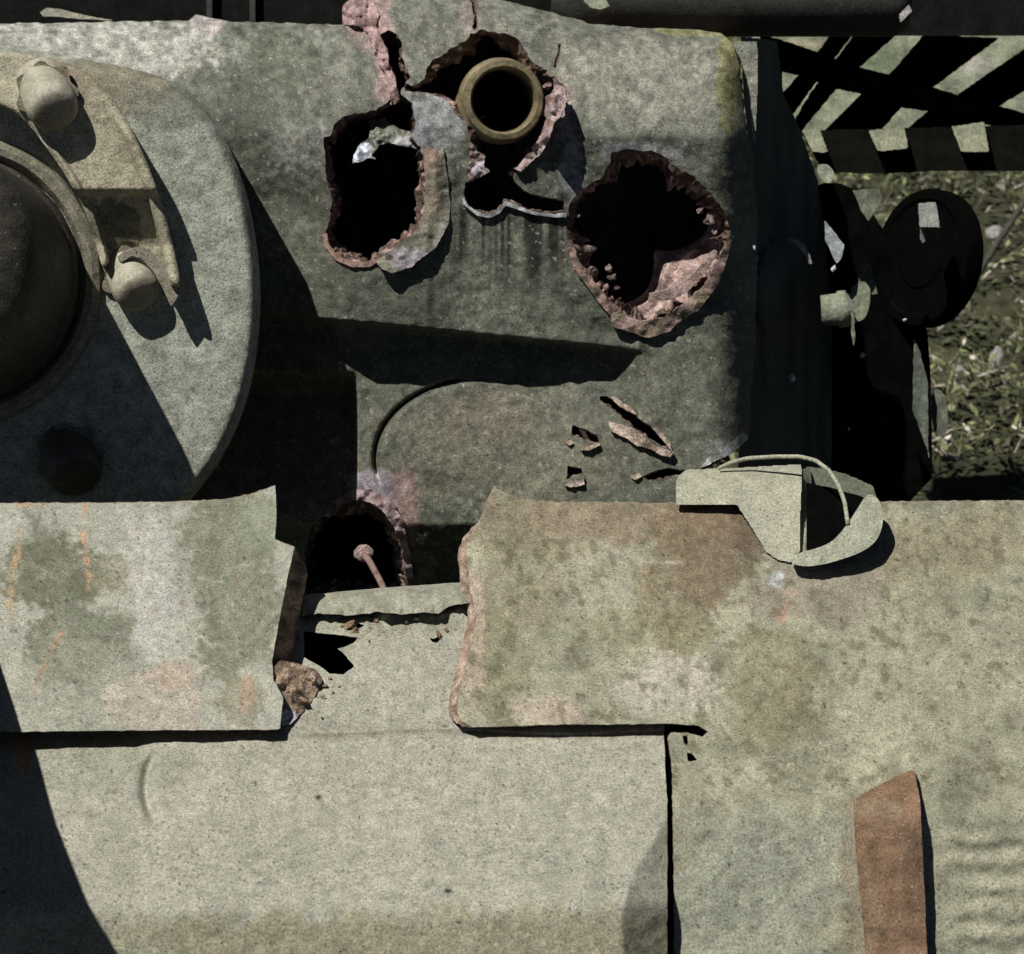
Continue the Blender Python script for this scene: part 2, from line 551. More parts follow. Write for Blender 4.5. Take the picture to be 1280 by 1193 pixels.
def cast_c(X, Y):
    c = np.array(np.broadcast_to([.098, .104, .078], X.shape + (3,)))
    m = fbm(X, Y, 60, 33)
    c *= (.35 + .8 * m + .5 * fbm(X, Y, 12, 37))[..., None]
    up = S((185 - Y) / (120 - 85 * S((X - 640) / 120)))[..., None]
    c = c * (1 - up * .55) + np.array([.25, .255, .21]) * (.5 + .5 * fbm(X, Y, 40, 35) + .5 * fbm(X, Y, 11, 36))[..., None] * up * .55
    c = blend_over(c, [
        (100, 60, 260, 40, (.42, .42, .37), .95), (262, 28, 26, 18, (.5, .44, .43), .8), (330, 75, 70, 40, (.10, .118, .08), .8), (310, 190, 40, 90, (.07, .08, .055), .7),
        (380, 185, 42, 42, (.2, .205, .18), .8), (790, 90, 110, 50, (.27, .26, .21), .75), (912, 85, 16, 70, (.2, .19, .06), .7),
        (880, 38, 60, 7, (.3, .28, .1), .6), (800, 190, 60, 14, (.2, .205, .22), .7), (530, 100, 35, 25, (.19, .2, .17), .4),
        (640, 340, 85, 75, (.165, .17, .13), .85), (600, 560, 140, 80, (.155, .152, .11), .75), (860, 440, 60, 90, (.14, .145, .105), .6), (545, 150, 36, 40, (.27, .29, .3), .75), (715, 215, 18, 36, (.26, .28, .31), .6), (455, 20, 28, 45, (.42, .28, .26), .75), (482, 70, 14, 60, (.40, .27, .26), .7),
        (660, 560, 110, 60, (.165, .16, .115), .5), (610, 520, 60, 30, (.2, .17, .13), .35), (760, 520, 60, 40, (.13, .13, .1), .3),
        (470, 610, 45, 22, (.3, .27, .3), .8), (500, 650, 20, 60, (.26, .17, .15), .7), (588, 20, 12, 40, (.3, .22, .2), .6),
        (700, 130, 16, 40, (.33, .24, .22), .7), (905, 560, 30, 12, (.3, .3, .3), .5)], X, Y, 40)
    c *= (.72 + .5 * vn(X, Y, 5, 58))[..., None]
    pt = S((fbm(X, Y, 11, 64, 3) - .56) / .07) * S((300 - Y) / 60)
    c *= (1 - .3 * pt)[..., None]
    # dark runs below the torn slit
    st = np.clip(vn(X, Y * .03, 4, 51) * .65 + vn(X, Y * .05, 11, 52) * .5 - .33, 0, 1) * 2.4
    mk = S((X - 560) / 15) * S((715 - X) / 15) * S((Y - 255) / 8) * S((410 - Y) / 110)
    c *= (1 - .88 * np.clip(st, 0, 1) * mk)[..., None]
    # moss in the lower rough area and pale flecks
    lo = S((Y - 620) / 50) * S((X - 505) / 20)
    c *= (1 - .45 * lo * (vn(X, Y, 7, 55) > .45))[..., None]
    fl = vn(X, Y, 3.2, 57) > .93
    c = np.where(fl[..., None], np.array([.27, .25, .2]), c)
    return c


def blend_over(c, blobs, X, Y, seed):
    for i, (cx, cy, rx, ry, colr, st) in enumerate(blobs):
        d = np.hypot((X - cx) / rx, (Y - cy) / ry)
        d = d + (fbm(X, Y, 40, seed + i * 3, 4) - .5) * 1.1 + (vn(X, Y, 5, seed + i) - .5) * .4
        m = (S((1.12 - d) / .3) * st * np.clip(.55 + .85 * fbm(X, Y, 13, seed + i + 60, 3), 0, 1))[..., None]
        c = c * (1 - m) + np.array(colr) * (.8 + .4 * vn(X, Y, 4, seed))[..., None] * m
    return c


HOLE_A = [(404, 172), (414, 170), (418, 156), (428, 147), (445, 142), (466, 138), (482, 130), (491, 122), (489, 100), (485, 76), (479, 56),
          (473, 44), (484, 39), (496, 43), (502, 54), (504, 72), (509, 86), (513, 97), (505, 106), (500, 119), (508, 124), (516, 132), (519, 158), (513, 170),
          (524, 184), (531, 205), (535, 235), (533, 262), (526, 284), (510, 298), (486, 314), (462, 330), (440, 329), (420, 321), (408, 306), (406, 291),
          (413, 276), (414, 250), (408, 220), (407, 195)]
HOLE_B = [(505, 101), (516, 110), (530, 100), (538, 78), (560, 63), (578, 54), (588, 42), (600, 38), (612, 40), (632, 42), (647, 49), (656, 64), (668, 80), (690, 93),
          (701, 106), (707, 126), (701, 142), (692, 152), (685, 176), (668, 197), (652, 212), (636, 228), (606, 222), (589, 208), (592, 192),
          (589, 178), (583, 158), (570, 141), (560, 128), (544, 119), (524, 116), (508, 113)]
SLIT = [(580, 229), (592, 224), (604, 212), (622, 214), (640, 220), (648, 232), (664, 243), (704, 251), (706, 264), (690, 266), (660, 262), (645, 255), (632, 250), (622, 262), (611, 267), (597, 264), (586, 257), (579, 244)]
HOLE_C = [(764, 191), (786, 187), (815, 190), (836, 201), (850, 213), (870, 222), (883, 236), (896, 251), (906, 266), (913, 286), (911, 306), (903, 340), (890, 365),
          (870, 386), (852, 396), (838, 411), (812, 419), (791, 413), (773, 407), (765, 394), (745, 375), (730, 354), (715, 330), (707, 300), (708, 275), (712, 254), (722, 241), (739, 229), (757, 220)]
HOLE_D = [(388, 660), (404, 645), (420, 631), (442, 621), (462, 625), (482, 637), (496, 657), (505, 682), (511, 716), (506, 742), (380, 742), (380, 690)]
CRACK2 = [(589, 2), (593, 4), (596, 18), (598, 34), (594, 39), (590, 36), (592, 22)]
GASH = [(749, 495), (758, 495), (770, 503), (786, 513), (796, 522), (812, 532), (826, 544), (839, 556), (841, 563), (826, 558), (810, 548), (794, 537), (780, 525), (767, 513), (750, 501)]
CHIP1 = [(715, 531), (723, 534), (736, 539), (746, 544), (750, 554), (741, 553), (731, 551), (722, 546), (715, 543)]
CHIP2 = [(710, 582), (727, 586), (729, 593), (716, 595), (707, 600)]
CHIP3 = [(801, 597), (815, 590), (836, 585), (862, 589), (849, 595), (830, 599), (808, 600)]
CRACK = [(697, 54), (701, 55), (701, 66), (697, 76), (695, 86), (691, 85), (694, 74), (697, 66)]
holes = [rough(HOLE_A, 2.6, 3.5, 1), rough(HOLE_B, 3.2, 3.5, 2), rough(SLIT, 1.6, 3.5, 3), rough(HOLE_C, 3.2, 3.5, 4), rough(HOLE_D, 3, 3.5, 5), CRACK, CRACK2, rough(GASH, 1.2, 3.5, 7), rough(CHIP1, 1.2, 3.5, 8), rough(CHIP2, 1, 3.5, 9), rough(CHIP3, 1.2, 3.5, 10)]


def rust_c(X, Y):
    b = fbm(X, Y, 10, 71)[..., None]
    p = vn(X, Y, 7, 75)[..., None]
    return np.array([.10, .065, .05]) * (.3 + 1.4 * b) + np.array([.30, .22, .21]) * S((p - .62) / .2)


def cast_shift(x, y, t, s):
    dx = 0 * x; dy = np.where((s == 0) & (y < 60), 18 * t, 0)
    for k_, (cx, cy, a_) in {1: (470, 235, 11), 2: (640, 130, 17), 4: (806, 300, 20), 5: (450, 690, 16)}.items():
        m = s == k_; d = np.hypot(x - cx, y - cy) + 1e-6
        v = a_ * t ** .8 * (2.1 * fbm(x, y, 34, 89) - .1 + .5 * (vn(x, y, 5, 88) - .5))
        dx = np.where(m, -(x - cx) / d * v, dx); dy = np.where(m, -(y - cy) / d * v, dy)
    return dx, dy


def torn_c(a, b):
    return lambda X, Y: np.array(a) * (1 - S((fbm(X, Y, 14, 95) - .42) / .2))[..., None] + np.array(b) * S((fbm(X, Y, 14, 95) - .42) / .2)[..., None]


cast_outer = rough(TOP, 1.6, 6, 6)
shell = sheet('shell', cast, cast_outer, cast_w, M_CAST, cast_c, thick=330, holes=holes, step=2.4, rim_mat=M_RUST,
              rim_cf=rust_c, hole_thick=[44, 44, 30, 40, 44, 6, 6, 16, 14, 14, 16], k=5, rimj=3, back=330,
              shift=cast_shift)
for nm, poly, dw in (('splinter', [(760, 525), (768, 529), (778, 531), (791, 536), (806, 546), (816, 556), (831, 562), (843, 565), (838, 571), (827, 569), (811, 561), (795, 557), (784, 549), (764, 539)], 17),
                     ('splinter', [(760, 495), (774, 500), (790, 511), (796, 519), (784, 514), (770, 505)], 8), ('splinter', [(705, 551), (712, 546), (717, 554), (711, 557)], 10),
                     ('splinter', [(724, 560), (735, 554), (748, 553), (750, 557), (736, 563), (727, 563)], 13), ('splinter', [(703, 606), (716, 603), (726, 600), (731, 596), (730, 606), (713, 610)], 12), ('splinter', [(788, 596), (798, 592), (803, 596), (795, 600)], 10), ('splinter', [(814, 534), (822, 536), (832, 547), (838, 556), (841, 566), (834, 558), (824, 545)], 8)):
    sheet(nm, cast, rough(poly, 1.1, 3, 11), lambda X, Y: cast_w(X, Y) - dw * .55 + (fbm(X, Y, 8, 87) - .5) * 6, M_RUST, torn_c((.42, .34, .29), (.24, .19, .14)), thick=6, step=1.6, rimj=.8)


# crater bowl of the right hole
def bowl(name, parent, poly, centre, dirang, ew, depth0, depth1, colf, spread=1.1, emin=.1, rings=26, segs=150, seed=0):
    c = np.array(centre, float)
    th = np.linspace(0, 2 * np.pi, segs, endpoint=False)
    R = np.zeros(segs)
    p = np.array(poly); q = np.roll(p, -1, 0)
    for i, a in enumerate(th):
        d = np.array([math.cos(a), math.sin(a)]); best = 10
        for A, B in zip(p, q):
            e = B - A; den = d[0] * e[1] - d[1] * e[0]
            if abs(den) < 1e-9: continue
            t = ((A - c)[0] * e[1] - (A - c)[1] * e[0]) / den
            s = ((A - c)[0] * d[1] - (A - c)[1] * d[0]) / den
            if t > 0 and 0 <= s <= 1: best = max(best, t)
        R[i] = best
    da = np.angle(np.exp(1j * (th - dirang)))
    e = emin + (ew - emin) * np.exp(-(da / spread) ** 2)
    V = []; C = []; F = []
    for k in range(rings):
        s = k / (rings - 1)
        rad = R * (1.03 - e * s)
        X = c[0] + np.cos(th) * rad; Y = c[1] + np.sin(th) * rad
        st = s ** .62 + .04 * np.sin(s * 15 + da * 2)
        n_ = (fbm(X, Y, 26, 81 + seed, 3) - .5) * 16 * min(1, s * 4) + (vn(X, Y, 6, 85 + seed) - .5) * 3
        W = cast_w(X, Y) * (1 - s) + 6 + depth0 * s * 0 + depth1 * st + n_
        V.append(P(X, Y, W)); C.append(colf(X, Y, s))
    for k in range(rings - 1):
        for i in range(segs):
            j = (i + 1) % segs
            F.append([k * segs + i, k * segs + j, (k + 1) * segs + j, (k + 1) * segs + i])
    return mesh_obj(name, parent, np.concatenate(V), F, M_RUST, None, False, np.concatenate(C))


def bowl_c(X, Y, s):
    b = fbm(X, Y, 9, 91)[..., None]
    return (np.array([.37, .265, .235]) * (.4 + 1.2 * b)) + np.array([.2, .18, .18]) * S((vn(X, Y, 5, 93) - .66) / .15)[..., None]


bowl('crater_wall', cast, HOLE_C, (806, 300), math.radians(48), .86, 10, 118, bowl_c, spread=.9, emin=.07)


def band(pts_out, pts_in):
    return list(pts_out) + list(pts_in)[::-1]


def torn_c(a, b):
    return lambda X, Y: np.array(a) * (1 - S((fbm(X, Y, 14, 95) - .42) / .2))[..., None] + np.array(b) * S((fbm(X, Y, 14, 95) - .42) / .2)[..., None]


# layered lips of broken steel round the right hole
lip1 = band([(914, 300), (908, 330), (894, 362), (872, 388), (853, 399), (838, 414), (812, 423), (790, 416), (768, 409), (764, 396)],
            [(908, 298), (898, 328), (880, 356), (862, 374), (846, 386), (828, 398), (808, 402), (790, 398), (776, 392), (768, 392)])
sheet('torn_lip', cast, rough(lip1, 1.8, 3.5, 12), lambda X, Y: cast_w(X, Y) - 12 + .25 * (X - 840) * 0 + (fbm(X, Y, 24, 97) - .5) * 12, M_RUST,
      torn_c((.32, .22, .2), (.22, .18, .12)), thick=16, step=2, rimj=1.5)
lip2 = band([(893, 322), (876, 349), (858, 366), (838, 374), (812, 378)], [(884, 322), (868, 342), (850, 356), (830, 364), (812, 368)])
sheet('torn_lip', cast, rough(lip2, 1.6, 3.5, 13), lambda X, Y: cast_w(X, Y) + 8 + (fbm(X, Y, 20, 98) - .5) * 8, M_RUST,
      torn_c((.36, .28, .26), (.26, .18, .15)), thick=12, step=2, rimj=1.5)
lip3 = band([(708, 300), (716, 332), (732, 357), (750, 380), (766, 398)], [(715, 300), (724, 326), (742, 352), (762, 376), (778, 388)])
sheet('torn_lip', cast, rough(lip3, 2.0, 3.5, 14), lambda X, Y: cast_w(X, Y) - 4 + (fbm(X, Y, 14, 99) - .5) * 9, M_RUST,
      torn_c((.3, .2, .17), (.12, .1, .08)), thick=14, step=2, rimj=1.5)
for i, (x, y, s) in enumerate([(765, 347, 5), (761, 336, 4), (771, 360, 4), (886, 276, 7), (893, 290, 6), (722, 270, 3), (876, 264, 5)]):
    chunk('steel_fragment', cast, x, y, 26, s, M_RUST, torn_c((.27, .21, .2), (.1, .065, .055)), i, (1, 1, 1), 2)

# left hole: curled lip, bent flap and a glint painted on its tip
petal = [(528, 181), (541, 186), (554, 184), (556, 200), (560, 228), (563, 256), (561, 280), (551, 299), (543, 312), (528, 322), (514, 334), (490, 342), (478, 336),
         (470, 328), (478, 319), (494, 311), (512, 299), (524, 284), (530, 262), (532, 236), (531, 210)]
sheet('curled_lip', cast, rough(petal, 1.2, 3.5, 16), lambda X, Y: cast_w(X, Y) - 9 - 6 * S((Y - 270) / 60) + .3 * np.abs(X - 545) * S((300 - Y) / 40) + (fbm(X, Y, 20, 101) - .5) * 8,
      M_CAST, lambda X, Y: blend_over(np.array(np.broadcast_to([.21, .2, .15], X.shape + (3,))), [(515, 325, 30, 14, (.36, .33, .36), .8), (486, 322, 6, 5, (.05, .03, .02), 1), (535, 200, 14, 22, (.22, .15, .11), .8), (540, 250, 8, 30, (.26, .2, .14), .6), (556, 300, 12, 20, (.3, .28, .27), .6)], X, Y, 103), thick=11, step=2, rim_mat=M_RUST,
      rim_cf=torn_c((.36, .3, .28), (.2, .14, .1)), rimj=.8)
flap = [(462, 150), (480, 148), (498, 160), (516, 166), (531, 176), (531, 190), (516, 184), (500, 182), (486, 178), (474, 182), (464, 194), (470, 200), (462, 198), (452, 202), (441, 204), (443, 190), (452, 178), (461, 172)]
sheet('bent_flap', cast, rough(flap, 1.6, 3.5, 17), lambda X, Y: cast_w(X, Y) + 20 - .35 * (Y - 165) + (fbm(X, Y, 10, 105) - .5) * 14, M_BARE,
      lambda X, Y: blend_over(np.array(np.broadcast_to([.14, .15, .115], X.shape + (3,))), [(452, 190, 14, 16, (.55, .58, .68), 1), (512, 178, 22, 8, (.4, .38, .4), .7)], X, Y, 107), thick=9, step=2, rim_mat=M_RUST, rim_cf=rust_c)
edgeA = band([(403, 292), (405, 308), (418, 325), (440, 334), (462, 334), (474, 326)], [(409, 292), (411, 305), (422, 319), (441, 328), (461, 327), (470, 320)])
sheet('torn_lip', cast, rough(edgeA, .8, 3, 18), lambda X, Y: cast_w(X, Y) - 4, M_RUST, torn_c((.36, .25, .21), (.25, .16, .13)), thick=8, step=1.6)
# torn seam up to the top edge
seam = [(428, 8), (446, -6), (466, 2), (474, 18), (470, 32), (478, 48), (484, 62), (486, 78), (493, 96), (498, 116), (499, 128), (489, 132), (488, 118), (486, 104), (480, 88), (472, 78), (466, 60), (461, 42), (448, 32), (430, 30)]
sheet('torn_lip', cast, rough(seam, 1.5, 3.5, 19), lambda X, Y: cast_w(X, Y) - 10 + (fbm(X, Y, 12, 109) - .5) * 30, M_RUST,
      torn_c((.42, .29, .28), (.19, .12, .11)), thick=12, step=2, rimj=1.6)
# crust at the sides of the middle hole
crust = [(690, 95), (702, 106), (709, 126), (702, 144), (694, 154), (686, 178), (668, 200), (650, 216), (642, 212), (654, 200), (664, 190), (676, 168), (684, 148), (676, 140), (680, 122), (692, 116)]
sheet('torn_lip', cast, rough(crust, 2.4, 3.5, 20), lambda X, Y: cast_w(X, Y) - 8 - 40 * S((X - 672) / 20) * S((196 - Y) / 30) + (fbm(X, Y, 9, 111) - .5) * 22, M_RUST,
      torn_c((.42, .32, .31), (.2, .13, .11)), thick=14, step=2, rimj=1.5)
crust2 = [(588, 178), (596, 190), (606, 196), (604, 206), (612, 214), (600, 222), (588, 224), (583, 214), (588, 200), (585, 186)]
sheet('torn_lip', cast, rough(crust2, 1.6, 3, 21), lambda X, Y: cast_w(X, Y) - 4 + (fbm(X, Y, 9, 112) - .5) * 18, M_RUST,
      torn_c((.4, .36, .38), (.25, .17, .14)), thick=12, step=1.8, rimj=1.2)
for i, (x, y, s) in enumerate([(552, 146, 6), (690, 132, 8), (698, 118, 7), (672, 84, 6), (660, 60, 5), (655, 208, 6), (640, 216, 5), (545, 84, 5), (520, 104, 4), (684, 108, 6)]):
    chunk('steel_fragment', cast, x, y, cast_w(np.array([float(x)]), np.array([float(y)]))[0] + 6, s, M_RUST, torn_c((.3, .22, .2), (.1, .06, .05)), i + 20, (1, 1, 1), 2)
# bright torn edge along the slit
se = band([(578, 246), (586, 258), (597, 265), (611, 268), (622, 263), (632, 251), (645, 256), (660, 263), (690, 268), (708, 266)],
          [(579, 255), (588, 263), (597, 270), (612, 273), (624, 267), (632, 257), (645, 261), (660, 267), (690, 272), (708, 272)])
sheet('bright_edge', cast, rough(se, .8, 3, 22), lambda X, Y: cast_w(X, Y) - 7, M_BARE, torn_c((.5, .5, .5), (.28, .28, .26)), thick=8, step=1.6)
# rim of the low hole
rd = band([(404, 646), (418, 626), (440, 612), (464, 612), (488, 626), (503, 650), (511, 684), (516, 722)], [(412, 648), (424, 634), (442, 625), (462, 628), (480, 640), (493, 660), (501, 685), (507, 722)])
sheet('torn_lip', cast, rough(rd, 2.2, 3.5, 24), lambda X, Y: cast_w(X, Y) - 6 + (fbm(X, Y, 9, 115) - .5) * 16, M_RUST,
      torn_c((.34, .26, .27), (.24, .14, .12)), thick=14, step=2, rimj=1.5)
# bare edge at the broken lower right corner
be = [(876, 584), (884, 572), (896, 566), (910, 560), (920, 550), (934, 543), (935, 550), (924, 558), (914, 568), (900, 574), (884, 582)]
sheet('bright_edge', cast, rough(be, 1.2, 3, 25), lambda X, Y: cast_w(X, Y) - 6, M_BARE, torn_c((.55, .55, .55), (.3, .3, .28)), thick=8, step=1.6)

# side wall going back on the right
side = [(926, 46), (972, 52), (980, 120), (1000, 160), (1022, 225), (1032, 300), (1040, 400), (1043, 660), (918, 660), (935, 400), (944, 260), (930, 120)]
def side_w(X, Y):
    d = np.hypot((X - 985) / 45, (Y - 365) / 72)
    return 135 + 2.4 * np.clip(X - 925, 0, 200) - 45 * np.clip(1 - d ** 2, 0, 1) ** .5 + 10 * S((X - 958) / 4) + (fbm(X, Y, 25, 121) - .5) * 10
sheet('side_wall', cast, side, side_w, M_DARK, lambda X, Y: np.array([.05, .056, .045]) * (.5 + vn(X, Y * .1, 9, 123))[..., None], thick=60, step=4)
fin = [(914, 52), (946, 52), (948, 70), (947, 120), (944, 186), (939, 150), (934, 100), (926, 74)]
sheet('edge_fin', cast, fin, lambda X, Y: 90 + 0 * X + (fbm(X, Y, 15, 124) - .5) * 3, M_CAST, const((.24, .25, .2)), thick=14, step=2)

# pipe standing in the middle hole
pipe = thing('pipe', 'short tarnished yellow steel pipe end sitting in the middle shell hole', 'pipe', P(624, 130, 60))
ax = -FWD + .10 * RIGHT - .13 * UP
pc = P(622, 128, 60)
lathe('tube', pipe, pc, ax, [(47, -120), (47, 18), (52, 20), (54, 30), (54, 46), (51, 50), (47, 54), (47, 66), (50, 70), (50, 82), (48, 86), (42, 87), (39.5, 84), (38.5, 70), (38, 0), (37, -110)],
      M_BRASS, lambda i, a: np.array([.23, .19, .11]) * (.8 + .4 * random.random()) if i < 14 else np.array([.02, .018, .015]), segs=72, jit=.012, sharp=40)
lathe('bore_end', pipe, pc, ax, [(38, -60), (20, -60), (0.1, -61)], M_BLACK, (.01, .01, .01), 32)
lug = [(570, 118), (578, 116), (584, 124), (584, 140), (576, 144), (569, 134)]
sheet('lug', pipe, smooth_poly(lug), lambda X, Y: 30 + 0 * X, M_BRASS, const((.22, .19, .11)), thick=18, step=2)

# bent pin in the low hole
pin = thing('bent_pin', 'thin rusty pin with round head leaning out of the low broken hole', 'pin', P(486, 756, -410))
tube('shank', pin, [(452, 690, 20, 5), (462, 702, 0, 4.2), (474, 724, -150, 4), (489, 756, -436, 3.2)], M_RUST, (.24, .16, .13), 10)
chunk('head', pin, 454, 692, 16, 10, M_RUST, torn_c((.36, .27, .25), (.25, .18, .17)), 5, (1, 1, .8), 3, .3)

# ================================================================== BOLTED HUB COVER
hub = thing('hub_cover', 'round grey green hub cover with dome headed bolts and a curved strap at far left', 'hub cover', P(-40, 640, -60))
HC = (-52., 352.)
DISC = [(-90, 58), (0, 58), (60, 64), (110, 76), (170, 86), (222, 104), (258, 135), (286, 180), (306, 232), (319, 290), (326, 350), (325, 412), (317, 470), (301, 525),
        (276, 577), (245, 618), (200, 665), (140, 700), (-90, 720)]
dsm = smooth_poly(DISC)
def disc_w(X, Y):
    r = np.hypot(X - HC[0], Y - HC[1])
    bx, by, bd, _ = nearest(X, Y, [dsm])
    w = -100 + 26 * np.clip(1 - bd / 16, 0, 1) ** 2.2 + (fbm(X, Y, 60, 131) - .5) * 4 + (fbm(X, Y, 10, 133) - .5) * 1.2
    w += 8 * S((160 - Y) / 110)
    return w
def disc_c(X, Y):
    c = np.array(np.broadcast_to([.29, .305, .25], X.shape + (3,))) * (.65 + .4 * fbm(X, Y, 40, 135) + .3 * fbm(X, Y, 10, 136))[..., None]
    return blend_over(c, [(130, 105, 110, 34, (.19, .17, .115), .8), (225, 130, 60, 30, (.15, .16, .125), .7), (190, 92, 90, 14, (.24, .2, .15), .4)], X, Y, 137)
sheet('rim_disc', hub, dsm, disc_w, M_CAST, disc_c, thick=130, step=4)
STRAP = [(-60, 62), (20, 66), (66, 72), (98, 84), (126, 104), (152, 138), (176, 184), (198, 240), (214, 296), (226, 352), (224, 362), (206, 352), (186, 322), (166, 306), (150, 310), (138, 326), (128, 338),
         (120, 306), (106, 262), (84, 222), (62, 190), (40, 160), (18, 138), (-60, 110)]
stp = smooth_poly(STRAP)
def strap_w(X, Y):
    w = -150 + 16 * S((Y - 236) / 10) + .45 * np.clip(Y - 240, 0, 66) + 12 * S((130 - Y) / 60)
    bx, by, bd, _ = nearest(X, Y, [stp])
    # raised rib along the outer edge
    arc = np.interp(Y, [60, 104, 138, 184, 240, 296, 352], [40, 126, 152, 176, 198, 214, 226])
    w -= (12 + .3 * np.clip(Y - 240, 0, 110)) * S((X - (arc - 17)) / 4) * S((Y - 130) / 40)
    inn = np.interp(Y, [138, 160, 190, 222, 262, 306, 338], [18, 40, 62, 84, 106, 120, 128])
    w -= (10 + .3 * np.clip(Y - 240, 0, 110)) * S((inn + 13 - X) / 4) * S((Y - 165) / 20)
    w += 5 * np.clip(1 - bd / 5, 0, 1) ** 2
    return w + (fbm(X, Y, 30, 139) - .5) * 3
def strap_c(X, Y):
    c = np.array(np.broadcast_to([.34, .315, .225], X.shape + (3,))) * (.8 + .4 * fbm(X, Y, 30, 140))[..., None]
    return blend_over(c, [(100, 95, 60, 25, (.19, .14, .09), .6), (145, 280, 30, 36, (.09, .09, .065), .85), (60, 85, 40, 12, (.26, .19, .16), .5)], X, Y, 141)  # dark blob paints the shade in the strap's recess
sheet('strap', hub, stp, strap_w, M_CAST, strap_c, thick=62, step=2.5)
# inner hub: ring wall then a steep cone
hc3 = P(HC[0], HC[1], -88)
lathe('hub_ring', hub, hc3, -FWD, [(178, -8), (178, 10), (175, 22), (168, 27), (160, 26), (154, 18), (151, 8), (148, 6)], M_CAST,
      lambda i, a: np.array([.18, .17, .125]) * (.8 + .4 * random.random()), 96, .01)
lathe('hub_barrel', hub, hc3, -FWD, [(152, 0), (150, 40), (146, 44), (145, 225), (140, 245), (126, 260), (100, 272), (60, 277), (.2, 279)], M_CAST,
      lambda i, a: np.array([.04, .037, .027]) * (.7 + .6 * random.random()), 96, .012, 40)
def bolt(px, py, w, r, h):
    c = P(px, py, w)
    ax_ = -FWD * .64 + .3 * RIGHT - .52 * UP
    pr = [(r * 1.0, -30), (r * 1.0, h * .45), (r * .985, h * .6), (r * .945, h * .73), (r * .87, h * .84), (r * .76, h * .92), (r * .6, h * .97), (r * .4, h * .99), (r * .2, h), (.2, h)]
    dim = .22 if py > 500 else 1.0  # low bolt and end caps darkened in colour for their shade
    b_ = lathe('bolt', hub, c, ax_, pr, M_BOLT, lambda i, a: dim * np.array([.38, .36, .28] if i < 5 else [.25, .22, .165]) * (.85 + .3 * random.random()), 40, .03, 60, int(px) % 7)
    return b_
for (bx_, by_, bw_, br_, bh_) in ((58, 116, -146, 31, 54), (163, 344, -96, 29, 50), (86, 572, -94, 34, 46)):
    b_ = bolt(bx_, by_, bw_, br_, bh_)
    sc = [(bx_ + (br_ + 6 + 4 * math.cos(7 * t)) * math.cos(t), by_ + (br_ + 6 + 4 * math.cos(7 * t)) * math.sin(t)) for t in np.linspace(0, 2 * math.pi, 64, endpoint=False)]
    ws = sheet('washer', b_, sc, lambda X, Y: bw_ - 12 + 0 * X, M_CAST, const((.17, .145, .1)), thick=8, step=3)
# bent locking tab beside the middle bolt
tab = [(146, 322), (160, 311), (178, 308), (196, 322), (212, 338), (228, 356), (222, 372), (214, 384), (204, 362), (192, 340), (178, 324), (164, 320), (152, 328)]
sheet('locking_tab', hub, rough(tab, .6, 4, 31), lambda X, Y: -128 - .12 * (X - 150) + 0 * Y, M_CAST, const((.2, .185, .14)), thick=9, step=2)

# ================================================================== FOREGROUND HULL
hull = thing('armoured_hull', 'pale sage painted hull armour with broken upper plates across the foreground', 'hull armour', P(640, 1250, -680))


def low_w(X, Y):
    sm = 7 * np.logaddexp(0, (Y - 1132) / 7)
    w = -410 - 1.0 * (Y - sm - 740) - .09 * sm
    # rounded back edge
    back = 742 - (X - 385) * .073
    w += 26 * np.exp(-np.clip(Y - back, 0, 200) / 10)
    # bevelled triangular facet by the seam
    tri = np.interp(Y, [1010, 1040, 1090, 1140, 1300], [836, 824, 792, 778, 780])
    w += .7 * np.clip(X - tri, 0, 80) * S((Y - 1010) / 20)
    # left end: shallow fold and a curved dent
    w += .16 * np.clip(994 - Y, 0, 70) * S((196 - X) / 26)
    d = np.hypot((X - 232) / 50, (Y - 985) / 62); an = np.arctan2(Y - 985, X - 232)
    w += 14 * np.exp(-((d - 1) / .13) ** 2) * S((np.abs(an) - 2.0) / .6)
    w -= 3 * S((200 - Y + 790) / 3) * 0
    # weld seam across
    w += 5 * np.exp(-((Y - 918 - 3 * np.sin(X * .02)) / 2.2) ** 2) * S((X - 370) / 20)
    # scabs at the broken back edge
    w -= (fbm(X, Y, 16, 151) - .45) * 26 * np.exp(-((Y - back - 32) / 14) ** 2)
    return w + (fbm(X, Y, 70, 153) - .5) * 6 + (fbm(X, Y, 12, 155) - .5) * 1.3


def low_c(X, Y):
    c = np.array(np.broadcast_to([.315, .31, .25], X.shape + (3,))) * (.86 + .28 * fbm(X, Y, 70, 157))[..., None]
    c = blend_over(c, [(100, 960, 120, 35, (.25, .255, .19), .5), (450, 1000, 250, 60, (.36, .35, .285), .5), (560, 1185, 420, 48, (.27, .255, .165), .75), (250, 1185, 220, 40, (.26, .25, .17), .6),
                       (30, 940, 10, 30, (.4, .24, .13), .8), (500, 860, 90, 50, (.34, .335, .27), .4), (640, 905, 30, 10, (.36, .27, .12), .6), (480, 780, 100, 18, (.26, .26, .19), .7)], X, Y, 159)
    c = scratches(flecks(c, X, Y, 300), X, Y, (40, 760, 800, 1190), 22, 1)
    ln = np.exp(-((Y - 918 - 3 * np.sin(X * .02)) / 2.0) ** 2) * S((X - 370) / 20) * (.3 + .7 * vn(X, Y * 0, 14, 161))
    c = c * (1 - .75 * ln[..., None]) + np.array([.13, .085, .04]) * .75 * ln[..., None]
    for (x, y, rx, ry) in ((398, 997, 4.2, 3.2), (77, 1033, 2, 3), (76, 1048, 1.6, 1.6), (82, 1050, 1.4, 1.4), (541, 934, 2, 2), (540, 950, 1.5, 1.5), (544, 969, 1.6, 1.6), (560, 1114, 5, 3), (712, 1136, 2, 2), (605, 992, 1.6, 1.6)):
        m = np.exp(-(np.hypot((X - x) / rx, (Y - y) / ry)) ** 4)[..., None]
        c = c * (1 - m) + np.array([.02, .018, .015]) * m
    return c


